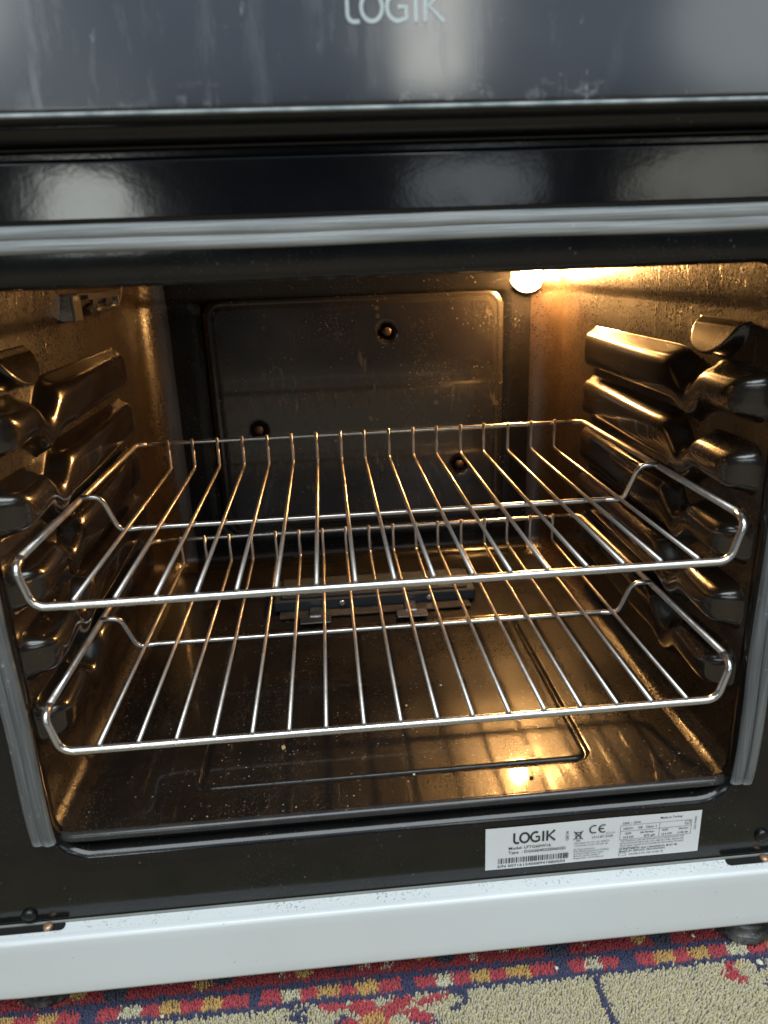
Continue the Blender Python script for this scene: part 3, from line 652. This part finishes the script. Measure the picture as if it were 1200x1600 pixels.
for sg, xa, xb in ((-1, -0.297, -0.2310), (1, 0.2290, 0.297)):
    s_ = part('slot_shade_sheet', ([(x, -0.0205 if k < 99 else 0, z) for k, (x, z) in enumerate([])] or [(p[0], p[2], -0.2298) for p in rloop(xa, xb, -0.0195, -0.0128, 0.0028, 0, 0, 5)], [tuple(range(24))]), M['void'], plinth, smooth=False)  # flat dark sheet painted in for the shaded opening, no hole is cut
    part('screw', disc((xa + 0.055 if sg < 0 else xa + 0.028, -0.0165, -0.2297), (0, 0, 1), 0.0032, 0.0012, 14, 0.0014), M['copper'], s_)
for x, z in ((-0.2545, -0.2225), (0.2555, -0.2125)):
    part('plug', disc((x, YF - 0.0002, z), (0, -1, 0), 0.0052, 0.0012, 20, 0.0022), M['black'], cooker)

# ---- screw feet
def foot(x, y):
    prof = [(0.0, 0.0), (0.0215, 0.0), (0.0235, 0.003), (0.0232, 0.009), (0.0205, 0.0105), (0.0198, 0.0135), (0.0180, 0.0150), (0.0175, 0.0180), (0.0150, 0.0195), (0.0145, 0.030), (0.0145, 0.045)]
    n = 36; V = []; F = []
    for i, (r, h) in enumerate(prof):
        for k in range(n):
            a = 2 * math.pi * k / n; rr = r * (1 + (0.025 if (k % 3 == 0 and i in (2, 3)) else 0)); V.append((x + rr * math.cos(a), y + rr * math.sin(a), RUG - 0.0015 + h))
    for i in range(len(prof) - 1):
        for k in range(n): F.append((i * n + k, i * n + (k + 1) % n, (i + 1) * n + (k + 1) % n, (i + 1) * n + k))
    return V, F
for x, y in ((0.2585, 0.0035), (-0.2620, 0.0120), (0.2585, 0.50), (-0.2620, 0.50)): part('foot', foot(x, y), M['foot'], cooker, smooth=False)
part('base_tray', box(-0.29, 0.29, -0.008, 0.55, -0.268, -0.262, 0.001), M['void'], cooker, smooth=False)

# ---- rating label
LX, LZ, LW, LH = 0.0555, -0.2205, 0.1530, 0.0355; LY = YF - 0.0006
def label_sheet():
    V, F = sheet(lambda u, v: (LX + LW * u, LY - 0.0002 * math.sin(u * 9), LZ + LH * v), lin(0, 1, 24), lin(0, 1, 3)); return V, F
lab = part('rating_label', label_sheet(), M['paper'], cooker, label='white printed rating label stuck below the oven mouth')
PY = LY - 0.0005
def U(u, v): return LX + LW * u, LZ + LH * v
def text(s, u, v, hgt, width=None, mat='ink', vert=False):
    cu = bpy.data.curves.new('t', 'FONT'); cu.body = s; cu.resolution_u = 2; cu.size = 1; cu.offset = 0.012
    o = bpy.data.objects.new('t', cu); C.objects.link(o); bpy.context.view_layer.update()
    me = bpy.data.meshes.new_from_object(o.evaluated_get(bpy.context.evaluated_depsgraph_get())); C.objects.unlink(o); bpy.data.objects.remove(o); bpy.data.curves.remove(cu)
    co = np.zeros(len(me.vertices) * 3); me.vertices.foreach_get('co', co); co = co.reshape(-1, 3)
    x, z = U(u, v); w = co[:, 0].max(); sy = hgt / 0.7; sx = sy if width is None else width * LW / w
    if vert: out = np.stack([x - co[:, 1] * sy, np.full(len(co), PY), z + co[:, 0] * sx], 1)
    else: out = np.stack([x + co[:, 0] * sx, np.full(len(co), PY), z + co[:, 1] * sy], 1)
    me.vertices.foreach_set('co', out.ravel()); me.update(); me.materials.clear(); me.materials.append(M[mat]); me.name = 'print_line'
    return link('print_line', me, lab)
for VF in logik(0.19): part('logo_letter', flat(VF, *U(0.128, 0.600), 0.0078, 0.0090, PY), M['ink'], lab, smooth=False)
text('Model: LFTG60W16', 0.105, 0.465, 0.0023, 0.195); text('Type  : DG66E4022E0602D', 0.105, 0.360, 0.0023, 0.265)
text('S/N 00716154008941880050', 0.055, 0.045, 0.0021, 0.315)
bars = []; x = 0.058; random.seed(3)
while x < 0.385:
    w = random.choice((0.0022, 0.0022, 0.0044, 0.0060)); a = U(x, 0.140); b = U(min(x + w, 0.387), 0.270)
    bars.append(([(a[0], PY, a[1]), (b[0], PY, a[1]), (b[0], PY, b[1]), (a[0], PY, b[1])], [(0, 1, 2, 3)])); x += w + random.choice((0.0022, 0.0035, 0.0050))
part('barcode', join(*bars), M['ink'], lab, smooth=False)
text('156114', 0.382, 0.560, 0.0022, 0.052, vert=True)
# CE mark and crossed-out bin
def strokes_at(list_, u, v, s, w): return join(*[flat(([(q[0], q[1], 0) for q in st[0]], st[1]), *U(u, v), s, s, PY) for st in [stroke(p, w, c) for p, c in list_]])
part('ce_mark', strokes_at([(arc2(0.5, 0.5, 0.48, 0.5, 60, 300, 16), False), (arc2(1.55, 0.5, 0.48, 0.5, 60, 300, 16), False), ([(1.1, 0.5), (1.62, 0.5)], False)], 0.478, 0.690, 0.0062, 0.15), M['ink'], lab, smooth=False)
part('bin_mark', strokes_at([([(0, 0), (1, 1.1)], False), ([(0, 1.1), (1, 0)], False), ([(0.2, 0.9), (0.3, 0.1), (0.7, 0.1), (0.8, 0.9)], True), ([(0.1, 0.93), (0.9, 0.93)], False), ([(0.3, -0.15), (0.7, -0.15)], False)], 0.405, 0.560, 0.0066, 0.10), M['ink'], lab, smooth=False)
text('1312 BT 5100', 0.488, 0.560, 0.0017, 0.100); text('12/1271', 0.552, 0.640, 0.0012, 0.045, 'ink2')
for k, (s, w) in enumerate((('DSG Retail Ltd. (Co. No. 504877)', 0.165), ('1 Portal Way, London, W3 6RS, UK', 0.160), ('EU Representative', 0.100), ('DSG Retail Ireland Ltd (259460)', 0.165), ('3rd Floor Office Suite, Omni', 0.140), ('Park SC, Santry, Dublin 9', 0.125), ('Republic of Ireland', 0.14))):
    text(s, 0.408, (0.455, 0.395, 0.305, 0.25, 0.195, 0.14, 0.085)[k], 0.0013, w, 'ink2')
text('230V ~ 25W', 0.630, 0.830, 0.0016, 0.085); text('Made in Turkey', 0.805, 0.885, 0.0016, 0.105)
def seg(u0, v0, u1, v1, w=0.00022):
    a, b = U(u0, v0), U(u1, v1); return stroke([a, b], w)
tb = [(0.622, 0.80, 0.955, 0.80), (0.622, 0.66, 0.955, 0.66), (0.622, 0.46, 0.955, 0.46), (0.622, 0.46, 0.622, 0.80), (0.805, 0.46, 0.805, 0.80), (0.955, 0.46, 0.955, 0.80), (0.622, 0.06, 0.622, 0.125), (0.655, 0.06, 0.655, 0.125), (0.622, 0.06, 0.655, 0.06), (0.622, 0.125, 0.655, 0.125), (0.925, 0.70, 0.95, 0.70), (0.925, 0.78, 0.95, 0.78), (0.925, 0.70, 0.925, 0.78), (0.95, 0.70, 0.95, 0.78), (0.928, 0.75, 0.936, 0.71), (0.936, 0.71, 0.948, 0.775)]
part('print_table', join(*[([(p[0], PY, p[1]) for p in st[0]], st[1]) for st in (seg(*q) for q in tb)]), M['ink'], lab, smooth=False)
text('II2H3+    GB   Class: 1', 0.635, 0.700, 0.0016, 0.155)
text('G30', 0.645, 0.580, 0.0016, 0.028); text('28-30mbar', 0.715, 0.580, 0.0014, 0.068); text('12.6 kW', 0.635, 0.490, 0.0016, 0.052); text('872 g/h', 0.735, 0.490, 0.0016, 0.052)
text('G20', 0.818, 0.590, 0.0016, 0.028); text('20mbar', 0.895, 0.590, 0.0014, 0.048); text('12.6 kW', 0.815, 0.490, 0.0016, 0.052); text('1143 l/h', 0.890, 0.490, 0.0016, 0.052)
for k, s in enumerate(('THIS APPLIANCE SHALL BE INSTALLED IN ACCORDANCE WITH THE', 'REGULATIONS IN FORCE AND ONLY USED IN A WELL VENTILATED', 'SPACE. READ THE INSTRUCTIONS BEFORE INSTALLING OR USING', 'THIS APPLIANCE.')):
    text(s, 0.625, 0.405 - k * 0.058, 0.0012, 0.30 if k < 3 else 0.09, 'ink2')
text('IN THE CASE OF GAS CONVERSION, MUST BE', 0.622, 0.205, 0.0014, 0.275); text('MADE BY SERVICE TECHNICIAN.', 0.622, 0.148, 0.0014, 0.22); text('USABLE IN GB AND IE', 0.668, 0.068, 0.0014, 0.165, 'ink2')
text('520190402', 0.978, 0.55, 0.0014, 0.075, 'ink2', vert=True)

# ================================================================== wire shelves
def make_rack(label):
    rk = empty('wire_shelf', (0, 0.15, 0)); tag(rk, label, 'oven rack', 'chromed wire shelves in the oven')
    front = fillet([(-0.2222, 0.010, 0.0252), (-0.2226, 0.0, 0.0215), (-0.2165, 0.0, -0.0035), (0.2140, 0.0, -0.0035), (0.2210, 0.0, 0.0215), (0.2212, 0.010, 0.0252)], [0, 0.008, 0.011, 0.011, 0.008, 0], 8)
    nf = len(front); fr = []
    part('front_rail', tube(front, 0.0027, 12), M['rail'], rk)
    for sg in (-1, 1):
        e = -0.2222 if sg < 0 else 0.2212
        part('side_rail', tube(fillet([(e, 0.0095, 0.0252), (e, 0.30, 0.0252), (e - sg * 0.010, 0.3035, 0.0252)], 0.006, 6), 0.0024, 10), M['side'], rk)
    part('back_rail', tube([(x, 0.3040, 0.0252) for x in lin(-0.2135, 0.2125, 12)], 0.0021, 10), M['rail'], rk)
    cb = [(-0.2222, 0.126, 0.0262), (-0.2085, 0.128, 0.0262), (-0.2000, 0.135, -0.0038), (-0.1850, 0.138, -0.0038), (0.1850, 0.138, -0.0038), (0.1985, 0.135, -0.0038), (0.2070, 0.128, 0.0262), (0.2212, 0.126, 0.0262)]
    part('cross_bar', tube(fillet(cb, [0, 0.009, 0.009, 0.01, 0.01, 0.009, 0.009, 0], 8), 0.0022, 10), M['rail'], rk)
    wp = fillet([(0, -0.0016, 0.0002), (0, 0.296, 0.0), (0, 0.3010, 0.0012), (0, 0.3008, 0.0290)], [0, 0.002, 0.002, 0], 5)
    wm = mesh('wire', *tube(wp, [0.00145] * len(wp), 8), M['wire'])
    for k in range(17):
        o = link('wire', wm, rk); o.location = ((k - 8) * 0.024 + rng.normal(0, 0.0003), 0, 0); o.rotation_euler = (0, 0, rng.normal(0, 0.0012))
    return rk
up_ = make_rack('upper wire shelf, nearer the oven lamp and above the other shelf')
lo_ = make_rack('lower wire shelf just above the oven floor, below the other shelf')
lo_.location = (0.0005, 0.15 - 0.0034, -0.0992)
# ================================================================== crumbs
def crumb_mesh(mat, s):
    V = []; F = []
    import bmesh
    bm = bmesh.new(); bmesh.ops.create_icosphere(bm, subdivisions=1, radius=s)
    for v in bm.verts: v.co *= random.uniform(0.6, 1.25); v.co.z *= 0.7
    me = bpy.data.meshes.new('crumb'); bm.to_mesh(me); bm.free(); me.materials.append(mat); return me
random.seed(11)
spots = [((-0.0838, 0.0685), 'crumb', 0.0021, 'largest orange crumb on the oven floor, left of the middle'), ((0.0931, 0.0111), 'crumb3', 0.0018, 'charred black crumb beside the lamp glint at the front of the oven floor'),
         ((0.0113, 0.0245), 'crumb2', 0.0012, 'pale crumb near the front of the oven floor'), ((-0.0221, 0.1558), 'crumb', 0.0012, 'tiny tan crumb under the lower shelf, left of the middle wire'),
         ((0.0482, 0.1384), 'crumb2', 0.0013, 'pale crumb under the lower shelf, right of the middle wire'), ((0.0157, 0.1122), 'crumb', 0.0012, 'small tan crumb under the lower shelf, below the middle wire')]
for (x, y), m, s, l in spots:
    o = link('crumb', crumb_mesh(M[m], s)); o.location = (x, y, ZF - 0.0002 + s * 0.45); tag(o, l, 'crumb', 'crumbs in the oven')
for (x, y), s, l in (((0.2541, -0.0337), 0.0026, 'pale yellow crumb on the rug in front of the right foot'), ((0.1072, -0.0212), 0.0016, 'small white crumb on the navy gap of the rug border'), ((-0.1747, -0.0270), 0.0015, 'white crumb on the rug border near the left foot'), ((0.2171, -0.0067), 0.0016, 'white crumb on the red rug border left of the right foot')):
    o = link('crumb', crumb_mesh(M['crumb2'], s)); o.location = (x, y, RUG + 0.0003); tag(o, l, 'crumb', 'crumbs on the rug')
